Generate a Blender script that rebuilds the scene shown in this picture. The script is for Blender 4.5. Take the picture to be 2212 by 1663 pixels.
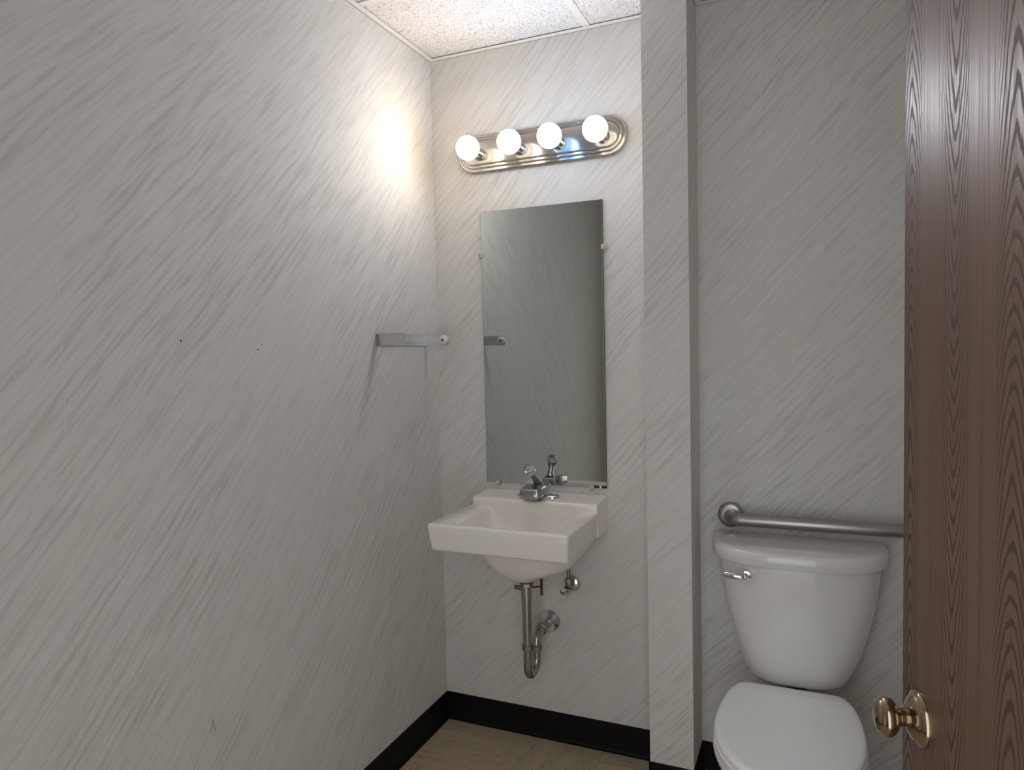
import bpy, bmesh, math
from mathutils import Vector, Matrix

S = bpy.context.scene
C = S.collection
for o in list(bpy.data.objects):
    bpy.data.objects.remove(o)

# ------------------------------------------------------------------ camera, world, exposure
W_PX, F_PX = 2212.0, 1513.8
yaw, pitch, roll = -0.40729, -0.04799, -0.02214
fw = Vector((math.sin(yaw) * math.cos(pitch), math.cos(yaw) * math.cos(pitch), math.sin(pitch)))
rt0 = Vector((math.cos(yaw), -math.sin(yaw), 0))
up0 = rt0.cross(fw)
rt = rt0 * math.cos(roll) + up0 * math.sin(roll)
up = -rt0 * math.sin(roll) + up0 * math.cos(roll)
cam = bpy.data.cameras.new('camera')
cam.sensor_width = 36.0
cam.lens = F_PX / W_PX * 36.0
cam.clip_start = 0.02
co = bpy.data.objects.new('camera', cam)
C.objects.link(co)
co.matrix_world = Matrix(((rt.x, up.x, -fw.x, 1.26946), (rt.y, up.y, -fw.y, -2.26262), (rt.z, up.z, -fw.z, 1.37040), (0, 0, 0, 1)))
S.camera = co

wd = bpy.data.worlds.new('world')
S.world = wd
wd.use_nodes = True
wd.node_tree.nodes['Background'].inputs[0].default_value = (0.95, 0.98, 1.0, 1)
wd.node_tree.nodes['Background'].inputs[1].default_value = 0.84

S.view_settings.view_transform = 'Standard'
S.view_settings.look = 'None'
S.view_settings.gamma = 1.0
S.view_settings.use_curve_mapping = False
S.view_settings.exposure = 1.18
S.cycles.max_bounces = 12
S.cycles.diffuse_bounces = 8
S.cycles.adaptive_threshold = 0.025
S.cycles.glossy_bounces = 6
S.cycles.sample_clamp_indirect = 4.0
S.cycles.caustics_reflective = False
S.cycles.caustics_refractive = False

BULB_POWER = 7.1           # emission strength of the four lamp globes
WARM = (1.0, 0.84, 0.63)
COOL = (0.14, 0.58, 1.30)

# ------------------------------------------------------------------ materials
class NT:
    """tiny helper that turns python expressions into shader nodes"""
    def __init__(self, name):
        self.m = bpy.data.materials.new(name)
        self.m.use_nodes = True
        self.t = self.m.node_tree
        self.b = self.t.nodes['Principled BSDF']
    def n(self, kind):
        return self.t.nodes.new(kind)
    def link(self, a, b):
        if hasattr(a, 'is_linked') or hasattr(a, 'links'):
            self.t.links.new(a, b)
        else:
            b.default_value = a
    def math(self, op, a, b=0.0, c=0.0):
        x = self.n('ShaderNodeMath'); x.operation = op
        for i, v in enumerate((a, b, c)):
            self.link(v, x.inputs[i])
        return x.outputs[0]
    def xyz(self):
        tc = self.n('ShaderNodeTexCoord'); s = self.n('ShaderNodeSeparateXYZ')
        self.t.links.new(tc.outputs['Object'], s.inputs[0])
        return s.outputs
    def vec(self, x, y, z=0.0):
        c = self.n('ShaderNodeCombineXYZ')
        for i, v in enumerate((x, y, z)):
            self.link(v, c.inputs[i])
        return c.outputs[0]
    def noise(self, v, scale=1.0, detail=2.0, rough=0.5, dist=0.0):
        x = self.n('ShaderNodeTexNoise')
        self.link(v, x.inputs['Vector'])
        x.inputs['Scale'].default_value = scale; x.inputs['Detail'].default_value = detail
        x.inputs['Roughness'].default_value = rough; x.inputs['Distortion'].default_value = dist
        return x.outputs['Fac']
    def rng(self, v, a, b, lo=0.0, hi=1.0, smooth=True):
        x = self.n('ShaderNodeMapRange')
        if smooth: x.interpolation_type = 'SMOOTHSTEP'
        self.link(v, x.inputs[0])
        for i, q in enumerate((a, b, lo, hi)):
            x.inputs[i + 1].default_value = q
        return x.outputs[0]
    def mix(self, f, a, b):
        x = self.n('ShaderNodeMix'); x.data_type = 'RGBA'
        self.link(f, x.inputs[0])
        for v, k in ((a, 6), (b, 7)):
            if isinstance(v, tuple): x.inputs[k].default_value = (*v, 1)
            else: self.t.links.new(v, x.inputs[k])
        return x.outputs[2]
    def bump(self, h, strength=0.2, dist=0.002):
        x = self.n('ShaderNodeBump')
        x.inputs['Strength'].default_value = strength; x.inputs['Distance'].default_value = dist
        self.link(h, x.inputs['Height'])
        self.t.links.new(x.outputs[0], self.b.inputs['Normal'])
    def set(self, col=None, rough=None, metal=None, **kw):
        if col is not None:
            if isinstance(col, tuple): self.b.inputs['Base Color'].default_value = (*col, 1)
            else: self.t.links.new(col, self.b.inputs['Base Color'])
        if rough is not None: self.link(rough, self.b.inputs['Roughness'])
        if metal is not None: self.b.inputs['Metallic'].default_value = metal
        for k, v in kw.items():
            self.b.inputs[k.replace('_', ' ')].default_value = v
        return self.m

def wallpaper(name, axis, seams):
    """vinyl wallcovering: light grey with slanted taupe brush streaks; u runs along the wall, v is height"""
    k = NT(name); X = k.xyz()
    u, v = X[axis], X[2]
    th = math.radians(46.5)
    w1 = k.noise(k.vec(u, v), 3.0, 1.0)
    wob = k.math('MULTIPLY', k.math('SUBTRACT', w1, 0.5), 0.028)
    a = k.math('ADD', k.math('MULTIPLY', u, math.cos(th)), k.math('MULTIPLY', v, math.sin(th)))
    b = k.math('ADD', k.math('SUBTRACT', k.math('MULTIPLY', v, math.cos(th)), k.math('MULTIPLY', u, math.sin(th))), wob)
    n1 = k.noise(k.vec(k.math('MULTIPLY', a, 6.5), k.math('MULTIPLY', b, 92.0), 3.1), 1.0, 3.0, 0.55)
    n2 = k.noise(k.vec(k.math('MULTIPLY', a, 11.0), k.math('MULTIPLY', b, 190.0), 7.7), 1.0, 2.0, 0.5)
    patch = k.noise(k.vec(k.math('MULTIPLY', a, 1.3), k.math('MULTIPLY', b, 5.0), 1.7), 1.0, 2.0)
    s1 = k.rng(n1, 0.44, 0.68)
    s2 = k.rng(n2, 0.50, 0.74)
    pm = k.rng(patch, 0.34, 0.62, 0.40, 1.0)
    st = k.math('MULTIPLY', k.math('MINIMUM', k.math('ADD', k.math('MULTIPLY', s1, 0.8), k.math('MULTIPLY', s2, 0.35)), 1.0), pm)
    hi = k.rng(n1, 0.48, 0.34)
    tint = k.rng(k.noise(k.vec(k.math('MULTIPLY', a, 3.0), k.math('MULTIPLY', b, 20.0), 9.0), 1.0, 2.0), 0.35, 0.65)
    base = k.mix(tint, (0.690, 0.669, 0.634), (0.700, 0.690, 0.668))
    base = k.mix(k.math('MULTIPLY', hi, 0.30), base, (0.76, 0.745, 0.715))
    col = k.mix(k.math('MULTIPLY', st, 0.50), base, (0.42, 0.39, 0.35))
    hgt = k.math('MULTIPLY', k.noise(k.vec(u, v), 420.0, 1.0), 0.5)
    for s in seams:                       # butt seams between the drops of wallcovering
        d = k.math('ABSOLUTE', k.math('SUBTRACT', u, s))
        line = k.rng(d, 0.0007, 0.0016, 1.0, 0.0)
        worn = k.rng(k.noise(k.vec(0.3, k.math('MULTIPLY', v, 6.0)), 1.0, 3.0), 0.40, 0.60, 0.20, 1.0)
        col = k.mix(k.math('MULTIPLY', k.math('MULTIPLY', line, worn), 0.75), col, (0.74, 0.70, 0.62))
        hgt = k.math('ADD', hgt, k.math('MULTIPLY', line, 1.5))
    k.bump(hgt, 0.12, 0.0010)
    return k.set(col, 0.62, Specular_IOR_Level=0.25)

M = {}
M['paper_left'] = wallpaper('wallpaper_left', 1, (-1.405,))
M['paper_back'] = wallpaper('wallpaper_back', 0, (1.124, 0.608))
M['paper_side'] = wallpaper('wallpaper_side', 1, ())

def simple(name, col, rough, metal=0.0, **kw):
    return NT(name).set(col, rough, metal, **kw)

def porcelain(name, col, rough=0.12, spec=0.7):
    k = NT(name); X = k.xyz()
    n = k.noise(k.vec(X[0], X[1], X[2]), 9.0, 2.0)
    c = k.mix(k.math('MULTIPLY', n, 0.25), col, tuple(q * 0.93 for q in col))
    return k.set(c, rough, 0.0, Specular_IOR_Level=spec)
M['sink'] = porcelain('sink_vitreous_china', (0.92, 0.875, 0.83), 0.16)
M['china'] = porcelain('toilet_vitreous_china', (0.78, 0.765, 0.745), 0.10)
M['seat'] = porcelain('white_seat_plastic', (0.92, 0.925, 0.925), 0.28)

def metal(name, col, rough, scr=0.06):
    k = NT(name); X = k.xyz()
    n = k.noise(k.vec(X[0], X[1], X[2]), 60.0, 3.0)
    return k.set(col, k.math('ADD', rough, k.math('MULTIPLY', n, scr)), 1.0)
M['chrome'] = metal('polished_chrome', (0.78, 0.78, 0.80), 0.06)
M['chrome_dull'] = metal('tarnished_chrome', (0.42, 0.41, 0.40), 0.22, 0.15)
M['chrome_spout'] = metal('chrome_dark_reflection', (0.40, 0.39, 0.39), 0.16, 0.12)  # spout colour lowered to stand in for the dark room it reflects
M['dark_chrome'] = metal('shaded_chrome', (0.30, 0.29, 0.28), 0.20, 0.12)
M['brass'] = metal('polished_brass', (0.42, 0.335, 0.22), 0.09)
M['fixture'] = metal('fixture_chrome', (0.66, 0.62, 0.58), 0.15, 0.05)
M['galv'] = metal('holder_steel', (0.66, 0.66, 0.67), 0.36, 0.1)
M['rod'] = metal('dark_bronze_rod', (0.13, 0.085, 0.06), 0.4, 0.2)

def brushed(name):
    k = NT(name); X = k.xyz()
    n = k.noise(k.vec(k.math('MULTIPLY', X[0], 6.0), k.math('MULTIPLY', X[1], 900.0), k.math('MULTIPLY', X[2], 900.0)), 1.0, 2.0)
    return k.set((0.42, 0.395, 0.375), k.math('ADD', 0.26, k.math('MULTIPLY', n, 0.16)), 1.0)
M['stainless'] = brushed('brushed_stainless')
M['rubber'] = NT('black_vinyl_base').set((0.006, 0.005, 0.005), 0.5, Specular_IOR_Level=0.2)
M['white_plastic'] = simple('white_plastic', (0.80, 0.74, 0.72), 0.35)
M['clip'] = simple('clear_plastic_clip', (0.72, 0.70, 0.66), 0.15, Alpha=0.75)
M['dark'] = simple('dark_hole', (0.02, 0.018, 0.016), 0.6)
M['paint'] = simple('white_enamel_grid', (0.82, 0.80, 0.77), 0.45)
M['rubber_gray'] = simple('gray_gasket', (0.06, 0.055, 0.05), 0.6)

k = NT('silvered_glass'); M['mirror'] = k.set((0.60, 0.645, 0.61), 0.015, 1.0)
k = NT('glass_edge'); M['glass_edge'] = k.set((0.05, 0.085, 0.08), 0.15)
k = NT('acrylic'); M['acrylic'] = k.set((0.97, 0.98, 0.98), 0.04, 0.0, Transmission_Weight=0.85, IOR=1.49)

k = NT('ceiling_tile_mineral'); X = k.xyz()
v3 = k.vec(X[0], X[1], X[2])
pin = k.rng(k.noise(v3, 250.0, 2.0, 0.6), 0.55, 0.64)
fis = k.rng(k.noise(v3, 120.0, 3.0, 0.6, 0.6), 0.58, 0.67)
dots = k.math('MINIMUM', k.math('ADD', pin, k.math('MULTIPLY', fis, 0.8)), 1.0)
k.bump(k.math('MULTIPLY', dots, -1.0), 0.5, 0.002)
M['tile_ceiling'] = k.set(k.mix(dots, (0.84, 0.82, 0.81), (0.44, 0.42, 0.405)), 0.9, Specular_IOR_Level=0.1)

def vct(name, along):
    k = NT(name); X = k.xyz()
    a, b = (X[0], X[1]) if along == 0 else (X[1], X[0])
    n = k.noise(k.vec(k.math('MULTIPLY', a, 16.0), k.math('MULTIPLY', b, 120.0), 2.0), 1.0, 4.0, 0.6)
    n2 = k.noise(k.vec(k.math('MULTIPLY', a, 5.0), k.math('MULTIPLY', b, 24.0), 5.0), 1.0, 2.0)
    c = k.mix(k.rng(n2, 0.3, 0.7), (0.53, 0.44, 0.305), (0.43, 0.375, 0.265))
    c = k.mix(k.math('MULTIPLY', k.rng(n, 0.50, 0.72), 0.55), c, (0.22, 0.175, 0.11))
    c = k.mix(k.math('MULTIPLY', k.rng(n, 0.42, 0.28), 0.5), c, (0.62, 0.53, 0.40))
    return k.set(c, 0.5, Specular_IOR_Level=0.3)
M['vct_x'] = vct('vinyl_tile_grain_across', 0)
M['vct_y'] = vct('vinyl_tile_grain_along', 1)
M['grout'] = simple('tile_adhesive', (0.16, 0.13, 0.09), 0.8)

def oak(name):
    """dark stained oak veneer: plain sawn leaves about 12 cm wide, their cathedrals turned up and down in turn"""
    k = NT(name); X = k.xyz()
    u, v = X[0], X[2]
    wob = k.math('MULTIPLY', k.math('SUBTRACT', k.noise(k.vec(k.math('MULTIPLY', u, 7.0), k.math('MULTIPLY', v, 2.2)), 1.0, 2.0), 0.5), 0.016)
    uu = k.math('ADD', u, wob)
    leaf = k.math('FLOOR', k.math('DIVIDE', k.math('ADD', u, 0.041), 0.1275))
    cu = k.math('SUBTRACT', k.math('SUBTRACT', k.math('ADD', uu, 0.041), k.math('MULTIPLY', leaf, 0.1275)), 0.0640)
    par = k.math('SUBTRACT', k.math('MULTIPLY', k.math('PINGPONG', k.math('ADD', leaf, 1.0), 1.0), 2.0), 1.0)   # -1 / +1
    off = k.math('MULTIPLY', leaf, 0.37)
    cu2 = k.math('MULTIPLY', k.math('ABSOLUTE', cu), 1.0)
    # distance from the pith, tilted against the cut: hyperbolic flames
    wv = k.math('MULTIPLY', k.math('SUBTRACT', k.noise(k.vec(k.math('MULTIPLY', leaf, 3.3), k.math('MULTIPLY', v, 1.6)), 1.0, 1.0), 0.5), 0.5)
    h = k.math('ADD', k.math('MULTIPLY', k.math('ADD', k.math('ADD', v, wv), off), par), 0.0)
    sc = k.math('SQRT', k.math('ADD', k.math('MULTIPLY', cu2, cu2), 0.000012))
    ph = k.math('ADD', h, k.math('ADD', k.math('MULTIPLY', sc, 1.7), k.math('MULTIPLY', k.math('MULTIPLY', sc, sc), 62.0)))
    ph = k.math('ADD', ph, k.math('MULTIPLY', k.math('SUBTRACT', k.noise(k.vec(k.math('MULTIPLY', u, 55.0), k.math('MULTIPLY', v, 9.0), 6.0), 1.0, 3.0, 0.6), 0.5), 0.034))
    ring = k.math('SINE', k.math('MULTIPLY', ph, 2 * math.pi / 0.032))
    ring = k.rng(ring, 0.05, 1.0)
    edge = k.rng(k.math('ABSOLUTE', cu), 0.020, 0.040)               # straight grain between the flames
    pore = k.noise(k.vec(k.math('MULTIPLY', u, 620.0), k.math('MULTIPLY', v, 9.0), 1.0), 1.0, 3.0, 0.6)
    fine = k.noise(k.vec(k.math('MULTIPLY', u, 230.0), k.math('MULTIPLY', v, 1.2), 4.0), 1.0, 3.0, 0.6)
    broad = k.noise(k.vec(k.math('MULTIPLY', u, 26.0), k.math('MULTIPLY', v, 0.5), 8.0), 1.0, 2.0)
    g = k.math('ADD', k.math('MULTIPLY', ring, k.math('SUBTRACT', 1.0, k.math('MULTIPLY', edge, 0.85))), k.math('MULTIPLY', k.rng(fine, 0.45, 0.68), 0.45))
    g = k.math('MINIMUM', k.math('ADD', g, k.math('MULTIPLY', k.rng(pore, 0.55, 0.75), 0.30)), 1.0)
    base = k.mix(k.rng(broad, 0.3, 0.7), (0.155, 0.086, 0.058), (0.122, 0.065, 0.043))
    col = k.mix(k.math('MULTIPLY', g, 0.80), base, (0.042, 0.022, 0.015))
    k.bump(k.math('MULTIPLY', g, -1.0), 0.25, 0.0008)
    k.set(col, k.math('ADD', 0.36, k.math('MULTIPLY', g, 0.22)), Specular_IOR_Level=0.5)
    return k.m
M['oak'] = oak('stained_oak_veneer')

def glow(name, col, power):
    k = NT(name)
    k.set((0.9, 0.9, 0.9), 0.3)
    k.b.inputs['Emission Color'].default_value = (*col, 1)
    # LED globe: emission shaped, strong in front, faint behind, to keep the nearby wall dimmer
    g = k.n('ShaderNodeNewGeometry'); sx = k.n('ShaderNodeSeparateXYZ'); k.t.links.new(g.outputs['Normal'], sx.inputs[0])
    ny = k.math('MULTIPLY', sx.outputs[1], -1.0)
    f = k.math('ADD', k.rng(ny, -0.45, 0.30, 0.055, 1.7), k.rng(ny, 0.3, 1.0, 0.0, 5.2))
    k.t.links.new(k.math('MULTIPLY', f, power), k.b.inputs['Emission Strength'])
    return k.m
M['bulb_warm'] = glow('lamp_warm', WARM, BULB_POWER)
M['bulb_cool'] = glow('lamp_cool', COOL, BULB_POWER)

# ------------------------------------------------------------------ mesh helpers
def obj(name, bm, m, parent=None, smooth=False, bevel=0.0, seg=2):
    if bevel:
        bmesh.ops.bevel(bm, geom=[e for e in bm.edges if len(e.link_faces) == 2 and e.calc_face_angle(0) > 0.5],
                        offset=bevel, segments=seg, profile=0.5, affect='EDGES', clamp_overlap=True)
    bmesh.ops.recalc_face_normals(bm, faces=bm.faces)
    me = bpy.data.meshes.new(name)
    bm.to_mesh(me); bm.free()
    me.materials.append(m)
    if smooth:
        for p in me.polygons: p.use_smooth = True
        try: me.set_sharp_from_angle(angle=math.radians(smooth if smooth is not True else 40))
        except Exception: pass
    o = bpy.data.objects.new(name, me)
    C.objects.link(o)
    if parent: o.parent = parent
    return o
def thing(name, label, cat, loc=(0, 0, 0), group=None):
    o = bpy.data.objects.new(name, None); C.objects.link(o)
    o.empty_display_size = 0.05
    o.location = loc; o['label'] = label; o['category'] = cat
    if group: o['group'] = group
    return o
def struct(o, label=None):
    o['kind'] = 'structure'
    if label: o['label'] = label
    return o
def box(bm, a, b):
    x0, y0, z0 = a; x1, y1, z1 = b
    v = [bm.verts.new(p) for p in ((x0,y0,z0),(x1,y0,z0),(x1,y1,z0),(x0,y1,z0),(x0,y0,z1),(x1,y0,z1),(x1,y1,z1),(x0,y1,z1))]
    for f in ((0,3,2,1),(4,5,6,7),(0,1,5,4),(1,2,6,5),(2,3,7,6),(3,0,4,7)):
        bm.faces.new([v[i] for i in f])
    return bm
def bx(a, b):
    return box(bmesh.new(), a, b)
def loft(bm, rings, cap0=True, cap1=True):
    R = [[bm.verts.new(p) for p in r] for r in rings]
    n = len(R[0])
    for A, B in zip(R, R[1:]):
        for i in range(n):
            bm.faces.new((A[i], A[(i + 1) % n], B[(i + 1) % n], B[i]))
    if cap0: bm.faces.new(R[0][::-1])
    if cap1: bm.faces.new(R[-1])
    return bm
def frame_of(d):
    d = Vector(d).normalized()
    a = Vector((0, 0, 1)) if abs(d.z) < 0.9 else Vector((1, 0, 0))
    s = d.cross(a).normalized()
    return d, s, s.cross(d)
def lathe(bm, origin, axis, prof, n=28):
    """profile of (distance along axis, radius)"""
    d, s, t = frame_of(axis); o = Vector(origin)
    rings = []
    for h, r in prof:
        r = max(r, 1e-5)
        rings.append([o + d * h + (s * math.cos(q) + t * math.sin(q)) * r for q in (2 * math.pi * i / n for i in range(n))])
    return loft(bm, rings)
def tube(bm, pts, r, n=16):
    pts = [Vector(p) for p in pts]
    rs = r if isinstance(r, (list, tuple)) else [r] * len(pts)
    d0, s, t = frame_of(pts[1] - pts[0])
    rings = []
    for i, p in enumerate(pts):
        d = (pts[min(i + 1, len(pts) - 1)] - pts[max(i - 1, 0)]).normalized()
        s = (s - d * s.dot(d)).normalized(); t = s.cross(d)
        rings.append([p + (s * math.cos(q) + t * math.sin(q)) * rs[i] for q in (2 * math.pi * k / n for k in range(n))])
    return loft(bm, rings)
def rrect(x0, x1, y0, y1, z, r, n=6):
    r = min(r, (x1 - x0) / 2 - 1e-4, (y1 - y0) / 2 - 1e-4)
    out = []
    for cx, cy, a0 in ((x1 - r, y1 - r, 0), (x0 + r, y1 - r, 90), (x0 + r, y0 + r, 180), (x1 - r, y0 + r, 270)):
        for i in range(n + 1):
            a = math.radians(a0 + 90 * i / n)
            out.append(Vector((cx + r * math.cos(a), cy + r * math.sin(a), z)))
    return out
def arc(c, r, a0, a1, n, plane='yz'):
    out = []
    for i in range(n + 1):
        a = math.radians(a0 + (a1 - a0) * i / n)
        p, q = r * math.cos(a), r * math.sin(a)
        out.append(Vector((c[0], c[1] + p, c[2] + q)) if plane == 'yz' else Vector((c[0] + p, c[1] + q, c[2])))
    return out

# ------------------------------------------------------------------ the room shell
XR, YF, H = 1.72, -2.21, 2.423          # right wall, front wall, ceiling height
SX0, SX1, SY = 0.805, 0.9365, -0.176    # the stub of wall between basin and toilet
HT = 2.55
w_left = struct(obj('wall_left', bx((-0.10, YF - 0.12, 0), (0, 0.10, HT)), M['paper_left']))
w_back = struct(obj('wall_back', bx((0, 0, 0), (XR, 0.10, HT)), M['paper_back']))
w_right = struct(obj('wall_right', bx((XR, YF - 0.12, 0), (XR + 0.10, 0.10, HT)), M['paper_side']))
bm = bmesh.new()
box(bm, (0, YF - 0.12, 0), (0.64, YF, HT)); box(bm, (1.60, YF - 0.12, 0), (XR, YF, HT)); box(bm, (0.64, YF - 0.12, 2.06), (1.60, YF, HT))
w_front = struct(obj('wall_front', bm, M['paper_back']))
stub = struct(obj('wall_stub', bx((SX0, SY, 0.0), (SX1, 0, HT)), M['paper_back'], bevel=0.0025, seg=2))
stub.data.materials.append(M['paper_side'])
for p in stub.data.polygons:
    if abs(p.normal.x) > 0.7: p.material_index = 1

# marks on the left wall
def mark(name, bm, m): return obj(name, bm, m, w_left)
for (y, z, r) in ((-1.140, 1.410, 0.0022), (-0.910, 1.389, 0.0022), (-0.896, 1.400, 0.0014)):
    mark('nail_hole', lathe(bmesh.new(), (0.0, y, z), (1, 0, 0), ((-0.001, r), (0.0004, r), (0.0004, r * 0.3)), 10), M['dark'])
M['scuff'] = simple('yellow_scuff', (0.42, 0.36, 0.20), 0.7)
mark('scuff', tube(bmesh.new(), [(0.0, -1.108, 0.515), (0.0003, -1.101, 0.530), (0.0003, -1.098, 0.542), (0.0003, -1.096, 0.528), (0.0, -1.092, 0.512)], 0.0011, 6), M['scuff'])

# floor: 12 inch vinyl tiles, grain turned in turn
fl = struct(obj('floor', bx((0, YF - 0.12, -0.08), (XR, 0, -0.003)), M['grout']))
T = 0.3048
cells = {}
i = 0
while i * T < XR:
    j = 0
    while j * T < -YF + 0.12:
        x0, x1 = i * T, min((i + 1) * T, XR)
        y1, y0 = -j * T, max(-(j + 1) * T, YF - 0.12)
        key = (round(x1 - x0, 3), round(y1 - y0, 3), (i + j) % 2)
        g = 0.00035
        if key in cells:
            o = cells[key].copy(); C.objects.link(o); o.parent = fl
        else:
            o = obj('floor_tile', bx((g, -(y1 - y0) + g, -0.0035), (x1 - x0 - g, -g, 0)), M['vct_x' if (i + j) % 2 == 0 else 'vct_y'], fl, bevel=0.0004, seg=1)
            cells[key] = o
        o.location = (x0, y1, 0)
        j += 1
    i += 1

# black vinyl cove base, 4 inch
HB = 0.1007
def cove(bm, p0, p1, nrm, toe=0.006):
    """strip along p0->p1, standing off the wall by its thickness with a curved toe"""
    p0, p1, n = Vector((*p0, 0)), Vector((*p1, 0)), Vector((*nrm, 0))
    prof = [(0, HB), (0.0022, HB), (0.0030, HB - 0.0012), (0.0030, 0.016), (0.0038, 0.009), (0.0060, 0.0035), (toe + 0.006, 0.0008), (toe + 0.006, 0.0), (0, 0)]
    A = [bm.verts.new(p0 + n * a + Vector((0, 0, b))) for a, b in prof]
    B = [bm.verts.new(p1 + n * a + Vector((0, 0, b))) for a, b in prof]
    m = len(prof)
    for i in range(m):
        bm.faces.new((A[i], A[(i + 1) % m], B[(i + 1) % m], B[i]))
    bm.faces.new(A[::-1]); bm.faces.new(B)
def base(name, runs):
    bm = bmesh.new()
    for r in runs: cove(bm, *r)
    return struct(obj(name, bm, M['rubber']))
base('baseboard_left', [((0, YF), (0, 0), (1, 0))])
base('baseboard_back', [((0.003, 0), (SX0 - 0.003, 0), (0, -1))])
base('baseboard_stub', [((SX0, 0), (SX0, SY - 0.003), (-1, 0)), ((SX0 - 0.003, SY), (SX1 + 0.003, SY), (0, -1)), ((SX1, SY - 0.003), (SX1, 0), (1, 0))])
base('baseboard_alcove', [((SX1 + 0.003, 0), (XR, 0), (0, -1))])
base('baseboard_right', [((XR, 0), (XR, YF), (-1, 0))])
# a pale crumb of filler in the corner of the floor
# suspended ceiling: deck above, lay-in panels, tees and wall angle
ce = struct(obj('ceiling', bx((-0.10, YF - 0.12, HT - 0.03), (XR + 0.10, 0.10, HT + 0.05)), M['paint']))
xs = [0.592 - 0.61, 0.592, 0.592 + 0.61, 0.592 + 1.22]
ys = [0.16, -0.452, -0.452 - 1.22, -0.452 - 2.44]
tile_cache = {}
for x0, x1 in zip([0] + xs[1:3], xs[1:3] + [XR]):
    for y1, y0 in zip([0, ys[1], ys[2]], [ys[1], ys[2], YF]):
        obj('ceiling_tile', bx((x0 + 0.002, y0 + 0.002, H), (x1 - 0.002, y1 - 0.002, H + 0.016)), M['tile_ceiling'], ce, bevel=0.0015, seg=1)
for x in xs[1:3]:
    bm = bmesh.new(); box(bm, (x - 0.012, YF + 0.02, H - 0.0035), (x + 0.012, -0.02, H - 0.0012)); box(bm, (x - 0.001, YF + 0.02, H - 0.002), (x + 0.001, -0.02, H + 0.03))
    obj('main_tee', bm, M['paint'], ce)
for y in ys[1:3]:
    for x0, x1 in ((0.02, xs[1] - 0.0122), (xs[1] + 0.0122, xs[2] - 0.0122), (xs[2] + 0.0122, XR - 0.02)):
        bm = bmesh.new(); box(bm, (x0, y - 0.012, H - 0.0035), (x1, y + 0.012, H - 0.0012)); box(bm, (x0, y - 0.001, H - 0.002), (x1, y + 0.001, H + 0.03))
        obj('cross_tee', bm, M['paint'], ce)
def angle(name, a, b, inward):
    """L-shaped wall angle: a flange 20 mm wide and a leg up the wall"""
    bm = bmesh.new(); (ax, ay), (bx_, by), (nx, ny) = a, b, inward
    def slab(w0, w1, z0, z1):
        xs_ = sorted((min(ax, bx_), max(ax, bx_))); ys_ = sorted((min(ay, by), max(ay, by)))
        x = [xs_[0], xs_[1]]; y = [ys_[0], ys_[1]]
        if nx: x = sorted((ax + nx * w0, ax + nx * w1))
        if ny: y = sorted((ay + ny * w0, ay + ny * w1))
        box(bm, (x[0], y[0], z0), (x[1], y[1], z1))
    slab(0.0, 0.020, H - 0.0055, H - 0.0040); slab(0.0, 0.0014, H - 0.0055, H + 0.02)
    return struct(obj(name, bm, M['paint']))
struct(obj('trim_7', bx((1.585, YF, 0), (1.625, -2.115, 2.06)), M['paint']))     # door jamb on the hinge side
angle('trim_1', (0, YF), (0, 0), (1, 0))
angle('trim_2', (0.0202, 0), (SX0 - 0.0002, 0), (0, -1))
angle('trim_3', (SX1 + 0.0002, 0), (XR, 0), (0, -1))
angle('trim_4', (SX1, SY), (SX1, -0.0202), (1, 0))
angle('trim_5', (SX0, SY), (SX1, SY), (0, -1))
angle('trim_6', (XR, YF), (XR, -0.0202), (-1, 0))

# ------------------------------------------------------------------ vanity light bar
vl = thing('vanity_light', 'chrome four-globe light bar on the wall above the mirror', 'light fixture', (0.415, 0, 2.063))
def stadium(x0, x1, zc, hh, y, n=14):
    out = []
    r = hh
    for cx, a0 in ((x1 - r, -90), (x0 + r, 90)):
        for i in range(n + 1):
            a = math.radians(a0 + 180 * i / n)
            out.append(Vector((cx + r * math.cos(a), y, zc + r * math.sin(a))))
    return out
def local(bm, o):
    bmesh.ops.translate(bm, verts=bm.verts, vec=-Vector(o.location)); return bm
PX0, PX1, PZ = 0.112, 0.719, 2.063
steps = [(0.000, 0.000), (0.000, 0.012), (0.003, 0.0155), (0.0075, 0.0155), (0.0090, 0.0125), (0.0110, 0.0125), (0.0125, 0.0185), (0.0150, 0.0215),
         (0.0185, 0.0215), (0.0200, 0.0180), (0.0220, 0.0180), (0.0235, 0.0245), (0.0260, 0.0275), (0.0300, 0.0280)]
rings = [stadium(PX0 + i_, PX1 - i_, PZ, 0.0635 - i_, -y_) for i_, y_ in steps]
obj('backplate', local(loft(bmesh.new(), rings), vl), M['fixture'], vl, smooth=35)
for idx, bxp in enumerate((0.200, 0.351, 0.492, 0.644)):
    s = obj('socket', local(lathe(bmesh.new(), (bxp, -0.027, 2.057), (0, -1, 0), ((0, 0.021), (0.004, 0.0225), (0.010, 0.0215), (0.040, 0.0185), (0.046, 0.0170)), 28), vl), M['fixture'], vl, smooth=35)
    R_ = 0.040; cy = 0.088
    prof = [(0.036, 0.0135), (0.045, 0.0145)]
    for q in range(0, 21):
        a = math.radians(158 - 158 * q / 20)
        prof.append((cy - R_ * math.cos(math.pi - a) * -1 if False else cy - R_ * math.cos(math.radians(22) + (math.pi - math.radians(22)) * q / 20), R_ * math.sin(math.radians(22) + (math.pi - math.radians(22)) * q / 20)))
    o = obj('bulb', local(lathe(bmesh.new(), (bxp, -0.027, 2.057), (0, -1, 0), prof, 32), vl), M['bulb_cool' if idx == 2 else 'bulb_warm'], vl, smooth=True)
    if idx == 2: o['label'] = 'bluish-white bulb, third from the left'

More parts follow.
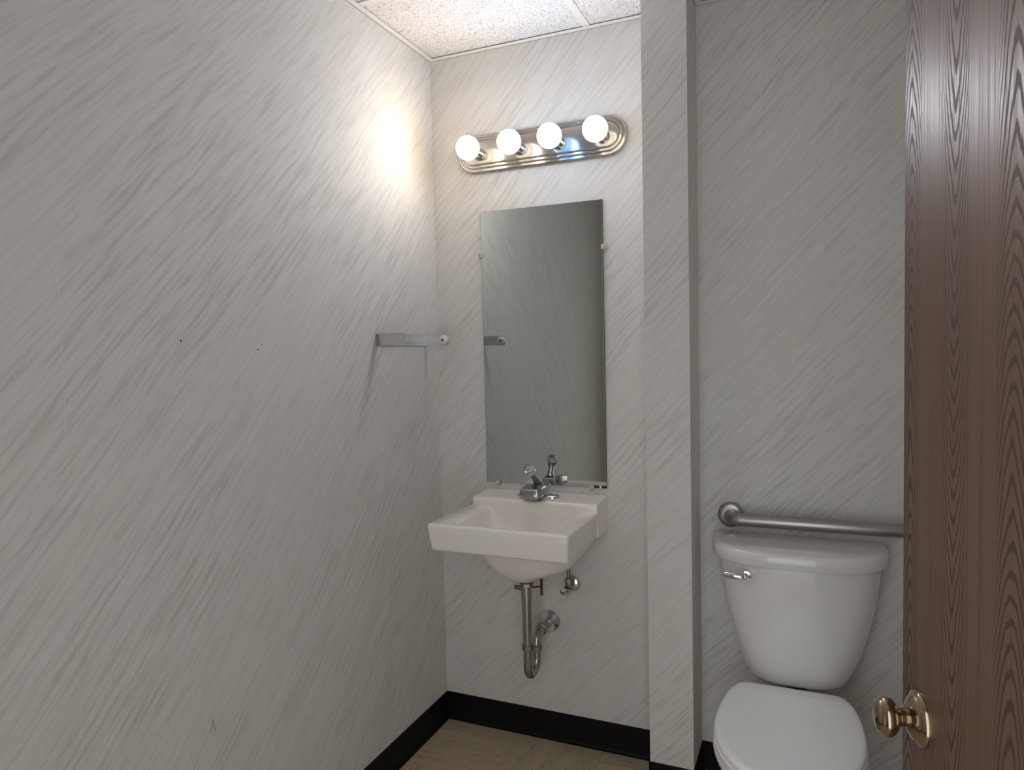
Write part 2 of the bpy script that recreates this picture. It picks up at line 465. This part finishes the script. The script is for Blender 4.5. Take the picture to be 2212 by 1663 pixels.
# ------------------------------------------------------------------ mirror
MX0, MX1, MZ0, MZ1 = 0.190, 0.633, 0.906, 1.862
mi = thing('mirror', 'tall frameless wall mirror held by small clips above the basin', 'mirror', (0.4115, 0, MZ0))
o = obj('glass', local(bx((MX0, -0.0070, MZ0), (MX1, -0.0010, MZ1)), mi), M['glass_edge'], mi, bevel=0.0008, seg=1)
o.data.materials.append(M['mirror'])
for p in o.data.polygons:
    if p.normal.y < -0.9: p.material_index = 1
def clip(x, z, dx, dz):
    bm = bmesh.new()
    # foot on the wall beside the pane, step over the edge, tongue on the glass
    if dx:
        xs_ = sorted((x, x + dx * 0.013)); xt = sorted((x - dx * 0.006, x + dx * 0.003))
        box(bm, (xs_[0], -0.0085, z - 0.008), (xs_[1], 0, z + 0.008)); box(bm, (xt[0], -0.0115, z - 0.008), (xt[1], -0.0072, z + 0.008))
        hole = (x + dx * 0.008, -0.0083, z)
    else:
        zs_ = sorted((z, z + dz * 0.013)); zt = sorted((z - dz * 0.006, z + dz * 0.003))
        box(bm, (x - 0.008, -0.0085, zs_[0]), (x + 0.008, 0, zs_[1])); box(bm, (x - 0.008, -0.0115, zt[0]), (x + 0.008, -0.0072, zt[1]))
        hole = (x, -0.0083, z + dz * 0.008)
    c_ = obj('mirror_clip', local(bm, mi), M['clip'], mi, bevel=0.001, seg=1)
    s_ = obj('screw', local(lathe(bmesh.new(), hole, (0, -1, 0), ((0, 0.0028), (0.0012, 0.0026), (0.0016, 0.001)), 12), mi), M['chrome_dull'], c_)
clip(MX0, 1.712, -1, 0); clip(MX1, 1.708, 1, 0); clip(0.234, MZ0, 0, -1); clip(0.580, MZ0, 0, -1)
bm = bmesh.new(); box(bm, (0.590, -0.0085, 0.9055), (0.633, -0.0072, 0.9135))
ch = obj('black_edge', local(bm, mi), M['dark'], mi); ch['label'] = 'dark strip at the lower right corner'  # thin dark strip over the foot of the glass
bm = bmesh.new(); box(bm, (0.6085, -0.0098, 0.9060), (0.6165, -0.0086, 0.9150))
obj('pale_chip', local(bm, mi), M['white_plastic'], ch)  # small pale piece on the dark strip

# ------------------------------------------------------------------ basin
si = thing('sink', 'white wall-hung rectangular basin below the mirror', 'sink', (0.412, 0, 0.64))
X0, X1 = 0.190, 0.634
out = [
    rrect(0.392, 0.446, -0.240, -0.175, 0.634, 0.026), rrect(0.378, 0.462, -0.256, -0.160, 0.6395, 0.040), rrect(0.350, 0.490, -0.276, -0.125, 0.656, 0.058),
    rrect(0.325, 0.535, -0.292, -0.080, 0.676, 0.064), rrect(0.308, 0.582, -0.306, -0.030, 0.701, 0.060), rrect(0.301, 0.598, -0.318, -0.010, 0.728, 0.050), rrect(0.297, 0.604, -0.330, -0.003, 0.750, 0.040),
    rrect(0.292, 0.608, -0.338, -0.002, 0.7615, 0.035), rrect(0.235, 0.614, -0.392, -0.0015, 0.7630, 0.015),
    rrect(0.203, 0.622, -0.404, -0.001, 0.764, 0.012), rrect(0.1985, 0.6275, -0.4090, -0.001, 0.7675, 0.010), rrect(0.1972, 0.6288, -0.4105, -0.001, 0.773, 0.010),
    rrect(0.1925, 0.6320, -0.4175, -0.001, 0.815, 0.011), rrect(0.190, 0.634, -0.4205, -0.001, 0.840, 0.012), rrect(0.1908, 0.6332, -0.4197, -0.001, 0.8455, 0.012),
    rrect(0.1935, 0.6305, -0.4170, -0.001, 0.8480, 0.012),
    rrect(0.256, 0.584, -0.3925, -0.112, 0.8475, 0.020), rrect(0.261, 0.579, -0.3880, -0.118, 0.8455, 0.020), rrect(0.264, 0.576, -0.3850, -0.121, 0.839, 0.022),
    rrect(0.270, 0.571, -0.378, -0.125, 0.812, 0.028), rrect(0.286, 0.557, -0.356, -0.133, 0.778, 0.036), rrect(0.309, 0.540, -0.316, -0.146, 0.748, 0.045),
    rrect(0.335, 0.510, -0.285, -0.162, 0.729, 0.050), rrect(0.372, 0.465, -0.255, -0.178, 0.720, 0.036), rrect(0.395, 0.440, -0.238, -0.192, 0.717, 0.022)]
def flare(bm):                                  # the basin is a little wider at the front
    for v in bm.verts:
        v.co.x -= 0.013 * min(1.0, -v.co.y / 0.42) * max(0.0, 1 - (v.co.x - 0.19) / 0.444)
    return bm
obj('basin', local(flare(loft(bmesh.new(), out)), si), M['sink'], si, smooth=62)
led = [(-0.001, 0.770), (-0.118, 0.770), (-0.124, 0.836), (-0.1275, 0.8635), (-0.1265, 0.8695), (-0.1225, 0.8735), (-0.1160, 0.8750), (-0.001, 0.8810)]
bm = bmesh.new()
def ledge_ring(x, d): return [Vector((x, min(y + d, -0.001) if y < -0.01 else y, z - (d if z > 0.86 else 0))) for y, z in led]
loft(bm, [ledge_ring(X0, 0.004), ledge_ring(X0 + 0.0012, 0.0012), ledge_ring(X0 + 0.004, 0), ledge_ring(X1 - 0.004, 0), ledge_ring(X1 - 0.0012, 0.0012), ledge_ring(X1, 0.004)])
lg = obj('back_ledge', local(bm, si), M['sink'], si, smooth=40)
dr = obj('drain_flange', local(lathe(bmesh.new(), (0.4175, -0.2145, 0.7165), (0, 0, 1), ((0, 0.022), (0.0025, 0.0215), (0.0035, 0.019), (0.002, 0.014), (0.002, 0.001)), 24), si), M['chrome'], si, smooth=40)

# ------------------------------------------------------------------ faucet
fc = thing('faucet', 'chrome single-handle faucet with clear knob on the basin ledge', 'faucet', (0.412, -0.066, 0.877))
bm = bmesh.new()
def stad_xy(x0, x1, yc, hh, z, n=10):
    o_ = []
    for cx, a0 in ((x1 - hh, -90), (x0 + hh, 90)):
        for i in range(n + 1):
            a = math.radians(a0 + 180 * i / n); o_.append(Vector((cx + hh * math.cos(a), yc + hh * math.sin(a), z)))
    return o_
loft(bm, [stad_xy(0.336, 0.488, -0.066, 0.0265, 0.8758), stad_xy(0.336, 0.488, -0.066, 0.0265, 0.8810), stad_xy(0.338, 0.486, -0.066, 0.0245, 0.8840), stad_xy(0.343, 0.481, -0.066, 0.020, 0.8860)])
obj('base_plate', local(bm, fc), M['chrome'], fc, smooth=35)
obj('hub', local(lathe(bmesh.new(), (0.412, -0.062, 0.8840), (0, -0.12, 1), ((0, 0.0300), (0.010, 0.0290), (0.026, 0.0250), (0.034, 0.0225), (0.038, 0.0170), (0.040, 0.004)), 28), fc), M['chrome'], fc, smooth=35)
def sect(y, x0, x1, z0, z1, r):
    a = rrect(x0, x1, z0, z1, 0, r, 4); return [Vector((p.x, y, p.y)) for p in a]
bm = bmesh.new()
loft(bm, [sect(-0.058, 0.384, 0.440, 0.884, 0.918, 0.010), sect(-0.085, 0.379, 0.445, 0.885, 0.923, 0.010), sect(-0.115, 0.378, 0.446, 0.885, 0.922, 0.009),
          sect(-0.148, 0.379, 0.445, 0.884, 0.918, 0.008), sect(-0.155, 0.380, 0.444, 0.884, 0.916, 0.007), sect(-0.1575, 0.383, 0.441, 0.887, 0.913, 0.005)])
sp = obj('spout', local(bm, fc), M['chrome_spout'], fc, smooth=40)
obj('aerator', local(lathe(bmesh.new(), (0.412, -0.140, 0.8880), (0, 0, -1), ((-0.002, 0.0125), (0.010, 0.0125), (0.011, 0.0105), (0.009, 0.009)), 20), fc), M['dark_chrome'], sp, smooth=35)
ax = Vector((-0.011, -0.051, 0.057)); ax.normalize()
st = obj('handle_stem', local(lathe(bmesh.new(), (0.411, -0.064, 0.918), ax, ((0, 0.0160), (0.008, 0.0160), (0.016, 0.0120), (0.040, 0.0095), (0.056, 0.0110)), 24), fc), M['dark_chrome'], fc, smooth=35)
kb = obj('handle_knob', local(lathe(bmesh.new(), Vector((0.411, -0.064, 0.918)) + ax * 0.054, ax,
      ((0, 0.0115), (0.006, 0.0150), (0.014, 0.0185), (0.024, 0.0200), (0.032, 0.0192), (0.037, 0.0160), (0.0385, 0.0090), (0.0385, 0.001)), 10), fc), M['acrylic'], fc)
kb['label'] = 'clear faceted acrylic knob'
obj('index_cap', local(lathe(bmesh.new(), Vector((0.411, -0.064, 0.918)) + ax * 0.0923, ax, ((0, 0.0062), (0.0012, 0.0060), (0.0016, 0.001)), 16), fc), M['chrome_dull'], kb)

# ------------------------------------------------------------------ waste pipe below the basin
tp = thing('drain_trap', 'tarnished chrome drain pipe with U bend under the basin', 'pipe', (0.418, -0.21, 0.31))
tx, ty = 0.4185, -0.2085
obj('gasket', local(lathe(bmesh.new(), (tx, ty, 0.6345), (0, 0, -1), ((-0.002, 0.026), (0.006, 0.0265), (0.008, 0.022)), 24), tp), M['rubber_gray'], tp, smooth=35)
obj('lock_nut', local(lathe(bmesh.new(), (tx, ty, 0.6265), (0, 0, -1), ((0, 0.0225), (0.010, 0.0225), (0.012, 0.0185)), 8), tp), M['dark_chrome'], tp)
obj('tailpiece', local(tube(bmesh.new(), [(tx, ty, 0.630), (tx, ty, 0.575), (tx, ty, 0.574), (tx, ty, 0.40)], [0.0180, 0.0180, 0.0155, 0.0155], 20), tp), M['chrome_dull'], tp, smooth=35)
obj('slip_nut', local(lathe(bmesh.new(), (tx, ty, 0.425), (0, 0, -1), ((0, 0.0170), (0.002, 0.0205), (0.017, 0.0205), (0.019, 0.0175)), 8), tp), M['dark_chrome'], tp)
rb = 0.038
path = [Vector((tx, ty, 0.415))] + arc((tx, ty + rb, 0.350), rb, 180, 360, 14) + [Vector((tx, ty + 2 * rb, 0.395))] + arc((tx, ty + 2 * rb + 0.030, 0.395), 0.030, 180, 90, 8) + [Vector((tx, -0.004, 0.425))]
path = [p if abs(p.x - tx) < 1 else p for p in path]
obj('trap_bend', local(tube(bmesh.new(), path, 0.0150, 20), tp), M['chrome_dull'], tp, smooth=40)
obj('slip_nut', local(lathe(bmesh.new(), (tx, ty + 2 * rb, 0.392), (0, 0, -1), ((0, 0.0165), (0.002, 0.0200), (0.015, 0.0200), (0.017, 0.0170)), 8), tp), M['dark_chrome'], tp)
obj('slip_nut', local(lathe(bmesh.new(), (tx, -0.088, 0.425), (0, 1, 0), ((0, 0.0165), (0.002, 0.0200), (0.015, 0.0200), (0.017, 0.0170)), 8), tp), M['dark_chrome'], tp)
obj('wall_flange', local(lathe(bmesh.new(), (tx, -0.0005, 0.425), (0, -1, 0), ((0, 0.0395), (0.003, 0.0390), (0.008, 0.0335), (0.016, 0.0240), (0.026, 0.0190), (0.030, 0.0160)), 28), tp), M['chrome'], tp, smooth=50)
obj('pivot_arm', local(tube(bmesh.new(), [(tx - 0.006, ty, 0.606), (tx - 0.042, ty + 0.004, 0.606)], [0.0085, 0.0070], 12), tp), M['dark_chrome'], tp, smooth=40)
obj('lift_strap', local(bx((0.4305, -0.118, 0.556), (0.4385, -0.1145, 0.664)), tp), M['rod'], tp)
obj('pivot_rod', local(tube(bmesh.new(), [(tx + 0.004, ty + 0.012, 0.606), (0.4345, -0.112, 0.585)], 0.0028, 8), tp), M['rod'], tp)

# ------------------------------------------------------------------ supply stop
sv = thing('shutoff_valve', 'small chrome water shutoff valve on wall right of drain pipe', 'valve', (0.506, 0, 0.567))
obj('wall_flange', local(lathe(bmesh.new(), (0.506, -0.0005, 0.567), (0, -1, 0), ((0, 0.0270), (0.003, 0.0265), (0.007, 0.0200), (0.010, 0.0110)), 24), sv), M['chrome'], sv, smooth=50)
bd = bmesh.new()
lathe(bd, (0.506, -0.004, 0.567), (0, -1, 0), ((0, 0.0085), (0.030, 0.0085), (0.030, 0.0130), (0.058, 0.0130), (0.060, 0.0100)), 16)
lathe(bd, (0.506, -0.048, 0.570), (0, 0, 1), ((0, 0.0100), (0.016, 0.0100), (0.016, 0.0120), (0.030, 0.0120), (0.032, 0.007)), 8)
vb = obj('valve_body', local(bd, sv), M['dark_chrome'], sv)
hb = bmesh.new()
lathe(hb, (0, 0, 0), (0, -1, 0), ((0, 0.0060), (0.014, 0.0060), (0.015, 0.0190), (0.019, 0.0200), (0.023, 0.0180), (0.024, 0.004)), 20)
bmesh.ops.scale(hb, vec=(1.0, 1.0, 0.62), verts=hb.verts)
bmesh.ops.translate(hb, vec=(0.5045, -0.060, 0.563), verts=hb.verts)
obj('handle', local(hb, sv), M['chrome'], sv, smooth=40)
obj('supply_tube', local(tube(bmesh.new(), [(0.506, -0.048, 0.596), (0.506, -0.048, 0.640), (0.503, -0.049, 0.665), (0.498, -0.050, 0.690)], 0.0052, 12), sv), M['dark_chrome'], sv, smooth=40)

# ------------------------------------------------------------------ paper towel holder on the left wall
ph = thing('paper_towel_holder', 'empty metal paper towel holder with two arms on the left wall', 'holder', (0, -0.24, 1.416))
YN, YA, Z0, Z1 = -0.389, -0.096, 1.3965, 1.4355
bm = bmesh.new(); box(bm, (0.0002, YN, Z0), (0.0022, YA, Z1)); box(bm, (0.0022, YN + 0.02, Z0 + 0.011), (0.0040, YA - 0.02, Z1 - 0.011))
obj('back_plate', local(bm, ph), M['galv'], ph, bevel=0.0006, seg=1)
def arm(y, s, L):
    """arm standing out from the wall; s = +1 when its inner face looks to +y"""
    zc, hh = (Z0 + Z1) / 2, (Z1 - Z0) / 2
    prof = [(0.001, -hh), (L - 0.010, -hh)]
    prof += [(L - 0.010 + 0.010 * math.sin(a), -hh + 0.010 - 0.010 * math.cos(a)) for a in (math.pi / 8, math.pi / 4, 3 * math.pi / 8, math.pi / 2)]
    prof += [(L, hh - 0.010)]
    prof += [(L - 0.010 + 0.010 * math.cos(a), hh - 0.010 + 0.010 * math.sin(a)) for a in (math.pi / 8, math.pi / 4, 3 * math.pi / 8, math.pi / 2)]
    prof += [(0.001, hh)]
    bm = bmesh.new()
    loft(bm, [[Vector((p, y, zc + q)) for p, q in prof], [Vector((p, y + s * 0.0022, zc + q)) for p, q in prof]])
    # folded flanges along the upper and lower edge, and a pressed rib
    a_, b_ = sorted((y, y - s * 0.007))
    box(bm, (0.001, a_, Z1 - 0.0018), (L - 0.012, b_, Z1)); box(bm, (0.001, a_, Z0), (L - 0.012, b_, Z0 + 0.0018))
    c_, d_ = sorted((y + s * 0.0022, y + s * 0.0040))
    box(bm, (0.014, c_, zc - 0.010), (L - 0.038, d_, zc + 0.010))
    a = obj('arm', local(bm, ph), M['galv'], ph)
    cx = L - 0.018
    h_ = obj('spindle_cap', local(lathe(bmesh.new(), (cx, y + s * 0.0018, zc - 0.001), (0, s, 0), ((0, 0.0175), (0.005, 0.0175), (0.010, 0.0150), (0.012, 0.0105), (0.0125, 0.0050), (0.0125, 0.001)), 24), ph), M['white_plastic'], a, smooth=35)
    h_['label'] = 'round white cap'
    obj('screw', local(lathe(bmesh.new(), (cx, y + s * 0.0140, zc - 0.001), (0, s, 0), ((0, 0.0045), (0.0010, 0.0042), (0.0012, 0.001)), 12), ph), M['dark'], a)
arm(YN, 1, 0.108); arm(YA, -1, 0.098)

# ------------------------------------------------------------------ grab bar
gb = thing('grab_bar', 'brushed steel grab bar on the wall above the toilet tank', 'grab bar', (1.03, 0, 0.845))
GZ, GY, GX0, GX1 = 0.8445, -0.058, 1.030, 1.648
pts = [Vector((GX0, -0.002, GZ)), Vector((GX0, -0.026, GZ))] + [Vector((GX0 + 0.032 - 0.032 * math.cos(a), -0.026 - 0.032 * math.sin(a), GZ)) for a in (math.pi / 10 * i for i in range(1, 6))] \
    + [Vector((GX0 + 0.30, GY, GZ)), Vector((GX1 - 0.032, GY, GZ))] + [Vector((GX1 - 0.032 + 0.032 * math.sin(a), GY + 0.032 - 0.032 * math.cos(a), GZ)) for a in (math.pi / 10 * i for i in range(1, 6))] + [Vector((GX1, -0.002, GZ))]
obj('rail', local(tube(bmesh.new(), pts, 0.0192, 24), gb), M['stainless'], gb, smooth=50)
for gx in (GX0, GX1):
    obj('wall_flange', local(lathe(bmesh.new(), (gx, -0.0005, GZ + 0.002), (0, -1, 0), ((0, 0.0385), (0.009, 0.0385), (0.0125, 0.0360), (0.0145, 0.0300), (0.0150, 0.0195)), 32), gb), M['stainless'], gb, smooth=50)

# ------------------------------------------------------------------ toilet
CX = 1.222
to = thing('toilet', 'white two-piece toilet with closed lid in the alcove', 'toilet', (CX, -0.40, 0))
def tankring(x0, x1, yb, yf, bow, z, r, n=40, e=3.0):
    """plan outline: flat back with small corners, front bowed like half a superellipse"""
    out = []; xm, hw = (x0 + x1) / 2, (x1 - x0) / 2; q = 0.018
    yc = yb - 0.045
    for cx, a0 in ((x1 - q, 0), (x0 + q, 90)):
        for i in range(7):
            a = math.radians(a0 + 90 * i / 6); out.append(Vector((cx + q * math.cos(a), yb - q + q * math.sin(a), z)))
    dep = yc - (yf - bow)
    for i in range(n + 1):
        a = math.pi + math.pi * i / n
        c, s_ = math.cos(a), math.sin(a)
        out.append(Vector((xm + hw * math.copysign(abs(c) ** (2 / e), c), yc - dep * abs(s_) ** (2 / (e - 0.6)), z)))
    return out
tr = [tankring(1.112, 1.333, -0.030, -0.150, 0.010, 0.404, 0.05), tankring(1.092, 1.353, -0.024, -0.170, 0.014, 0.409, 0.055), tankring(1.081, 1.364, -0.021, -0.180, 0.016, 0.420, 0.058),
      tankring(1.067, 1.378, -0.018, -0.187, 0.018, 0.450, 0.058), tankring(1.048, 1.398, -0.016, -0.194, 0.020, 0.500, 0.055), tankring(1.028, 1.417, -0.015, -0.199, 0.022, 0.570, 0.052),
      tankring(1.014, 1.431, -0.014, -0.202, 0.023, 0.640, 0.050), tankring(1.004, 1.441, -0.014, -0.205, 0.024, 0.710, 0.050), tankring(0.999, 1.446, -0.014, -0.206, 0.024, 0.762, 0.050)]
obj('tank', local(loft(bmesh.new(), tr), to), M['china'], to, smooth=50)
def lidr(d, z): return tankring(0.983 + d, 1.461 - d, -0.010 - d, -0.222 + d, 0.026, z, 0.058)
lr = [lidr(0.010, 0.7570), lidr(0.003, 0.7580), lidr(0.000, 0.7620), lidr(0.000, 0.7860), lidr(0.0015, 0.7920), lidr(0.006, 0.7965), lidr(0.014, 0.7990), lidr(0.040, 0.8005)]
obj('tank_lid', local(loft(bmesh.new(), lr), to), M['china'], to, smooth=50)
fl_ = obj('flush_lever', local(tube(bmesh.new(), [(1.092, -0.243, 0.7275), (1.080, -0.245, 0.7280), (1.062, -0.244, 0.7285), (1.040, -0.240, 0.7300), (1.034, -0.239, 0.7305)], [0.0065, 0.0080, 0.0088, 0.0088, 0.0055], 14), to), M['chrome'], to, smooth=50)
obj('lever_boss', local(lathe(bmesh.new(), (1.093, -0.212, 0.7270), (0, -1, 0), ((0, 0.0150), (0.012, 0.0150), (0.017, 0.0135), (0.018, 0.0080), (0.034, 0.0075), (0.038, 0.0045), (0.039, 0.001)), 24), to), M['chrome'], fl_, smooth=50)

CB = 1.210       # bowl and seat stand a touch left of the tank's middle
def egg(w, yb, yf, z, back=0.13, n=44, cx=CB):
    """seat plan: blunt back edge half-width back, widest a third of the way, round front"""
    ym = yb + (yf - yb) * 0.47; out = []
    h = n // 2
    for i in range(h + 1):                       # right side, back to front
        t = i / h
        if t < 0.45:
            q = t / 0.45; a = math.pi / 2 * q
            x = back + (w - back) * math.sin(a) ** 0.9; y = yb + (ym - yb) * (1 - math.cos(a))
        else:
            q = (t - 0.45) / 0.55; a = math.pi / 2 * q
            x = w * math.cos(a); y = ym + (yf - ym) * math.sin(a)
        out.append((x, y))
    right = [Vector((cx + x, y, z)) for x, y in out]
    left = [Vector((cx - x, y, z)) for x, y in out[-2::-1]]
    pts = right + left
    return pts
br = [egg(0.118, -0.16, -0.60, 0.0, 0.10), egg(0.116, -0.16, -0.60, 0.020, 0.10), egg(0.105, -0.16, -0.57, 0.060, 0.09), egg(0.100, -0.16, -0.55, 0.14, 0.085), egg(0.112, -0.16, -0.57, 0.20, 0.085),
      egg(0.138, -0.17, -0.62, 0.27, 0.085), egg(0.163, -0.19, -0.66, 0.325, 0.085), egg(0.176, -0.215, -0.685, 0.360, 0.090), egg(0.179, -0.225, -0.690, 0.376, 0.095), egg(0.176, -0.228, -0.687, 0.3845, 0.095),
      egg(0.168, -0.235, -0.680, 0.387, 0.09)]
obj('bowl', local(loft(bmesh.new(), br), to), M['china'], to, smooth=60)
pl = obj('tank_platform', local(loft(bmesh.new(), [rrect(CB - 0.075, CB + 0.075, -0.26, -0.040, 0.240, 0.03), rrect(CB - 0.080, CB + 0.085, -0.262, -0.030, 0.340, 0.03), rrect(CB - 0.083, CB + 0.090, -0.264, -0.026, 0.383, 0.03), rrect(CB - 0.080, CB + 0.087, -0.262, -0.029, 0.3885, 0.03), rrect(CB - 0.07, CB + 0.077, -0.25, -0.04, 0.390, 0.03)]), to), M['china'], to, smooth=50)
obj('tank_gasket', local(lathe(bmesh.new(), (CX, -0.105, 0.390), (0, 0, 1), ((0, 0.050), (0.016, 0.050)), 24), to), M['rubber_gray'], to)
for dx in (-0.098, 0.098):
    obj('tank_bolt', local(lathe(bmesh.new(), (CX + dx, -0.105, 0.388), (0, 0, 1), ((0, 0.009), (0.018, 0.009)), 8), to), M['rod'], to)
se = [egg(0.166, -0.232, -0.688, 0.3905, 0.112), egg(0.1745, -0.232, -0.695, 0.3925, 0.115), egg(0.1760, -0.232, -0.6965, 0.398, 0.116), egg(0.1755, -0.232, -0.696, 0.4035, 0.116), egg(0.172, -0.234, -0.692, 0.4065, 0.115)]
obj('seat', local(loft(bmesh.new(), se), to), M['seat'], to, smooth=45)
YB = -0.226
ll = [egg(0.168, YB, -0.690, 0.4090, 0.114), egg(0.1735, YB, -0.6955, 0.4105, 0.116), egg(0.1750, YB, -0.697, 0.4150, 0.117), egg(0.1735, YB - 0.001, -0.6955, 0.4205, 0.116), egg(0.168, YB - 0.004, -0.690, 0.4245, 0.114),
      egg(0.155, YB - 0.014, -0.677, 0.4268, 0.106), egg(0.10, YB - 0.06, -0.62, 0.4285, 0.07), egg(0.03, YB - 0.16, -0.52, 0.4290, 0.02)]
obj('seat_lid', local(loft(bmesh.new(), ll), to), M['seat'], to, smooth=45)
for dx in (-0.072, 0.072):
    obj('seat_hinge', local(tube(bmesh.new(), [(CB + dx - 0.022, -0.232, 0.4075), (CB + dx + 0.022, -0.232, 0.4075)], 0.0085, 14), to), M['seat'], to, smooth=40)

# ------------------------------------------------------------------ door, swung into the room
th = math.radians(12.0)
E_ = Vector((1.3761, -1.2378, 0.0))
HINGE = E_ + Vector((math.sin(th), -math.cos(th), 0)) * 0.914
do = bpy.data.objects.new('door_1', None); C.objects.link(do); do['kind'] = 'structure'
do['label'] = 'dark oak door swung open at the right with a round knob'
do.empty_display_size = 0.05
ux = Vector((math.sin(th), -math.cos(th), 0)); uz = Vector((0, 0, 1)); uy = uz.cross(ux)     # local x from free edge to hinge; local y into the door leaf
do.matrix_world = Matrix(((ux.x, uy.x, 0, E_.x), (ux.y, uy.y, 0, E_.y), (0, 0, 1, 0.010), (0, 0, 0, 1)))
sgn = 1.0 if (uy.x > 0) else -1.0            # the leaf lies to the right of the face seen
obj('door_leaf', bx((0.0, min(0, sgn * 0.044), 0.0), (0.914, max(0, sgn * 0.044), 2.032)), M['oak'], do, bevel=0.0012, seg=2)
KZ = 0.909 - 0.010
n_ = (0, -sgn, 0)
ro = obj('rosette', lathe(bmesh.new(), (0.0605, 0, KZ), n_, ((0, 0.0335), (0.0030, 0.0335), (0.0050, 0.0318), (0.0062, 0.0290), (0.0072, 0.0285), (0.0095, 0.0255), (0.0140, 0.0175), (0.0160, 0.0135)), 36), M['brass'], do, smooth=45)
kn = obj('door_knob', lathe(bmesh.new(), (0.0605, 0, KZ), n_, ((0.0100, 0.0110), (0.0220, 0.0105), (0.0250, 0.0120), (0.0279, 0.0167), (0.0324, 0.0219), (0.0368, 0.0239), (0.0405, 0.0242), (0.0431, 0.0232), (0.0446, 0.0210), (0.0457, 0.0202), (0.0475, 0.0193), (0.0501, 0.0146), (0.0512, 0.0070), (0.0515, 0.0010)), 36), M['brass'], do, smooth=45)
for hz in (0.22, 1.02, 1.80):
    hg = bmesh.new(); tube(hg, [(0.919, sgn * 0.022, hz - 0.045), (0.919, sgn * 0.022, hz + 0.045)], 0.006, 12)
    obj('hinge', hg, M['brass'], do)
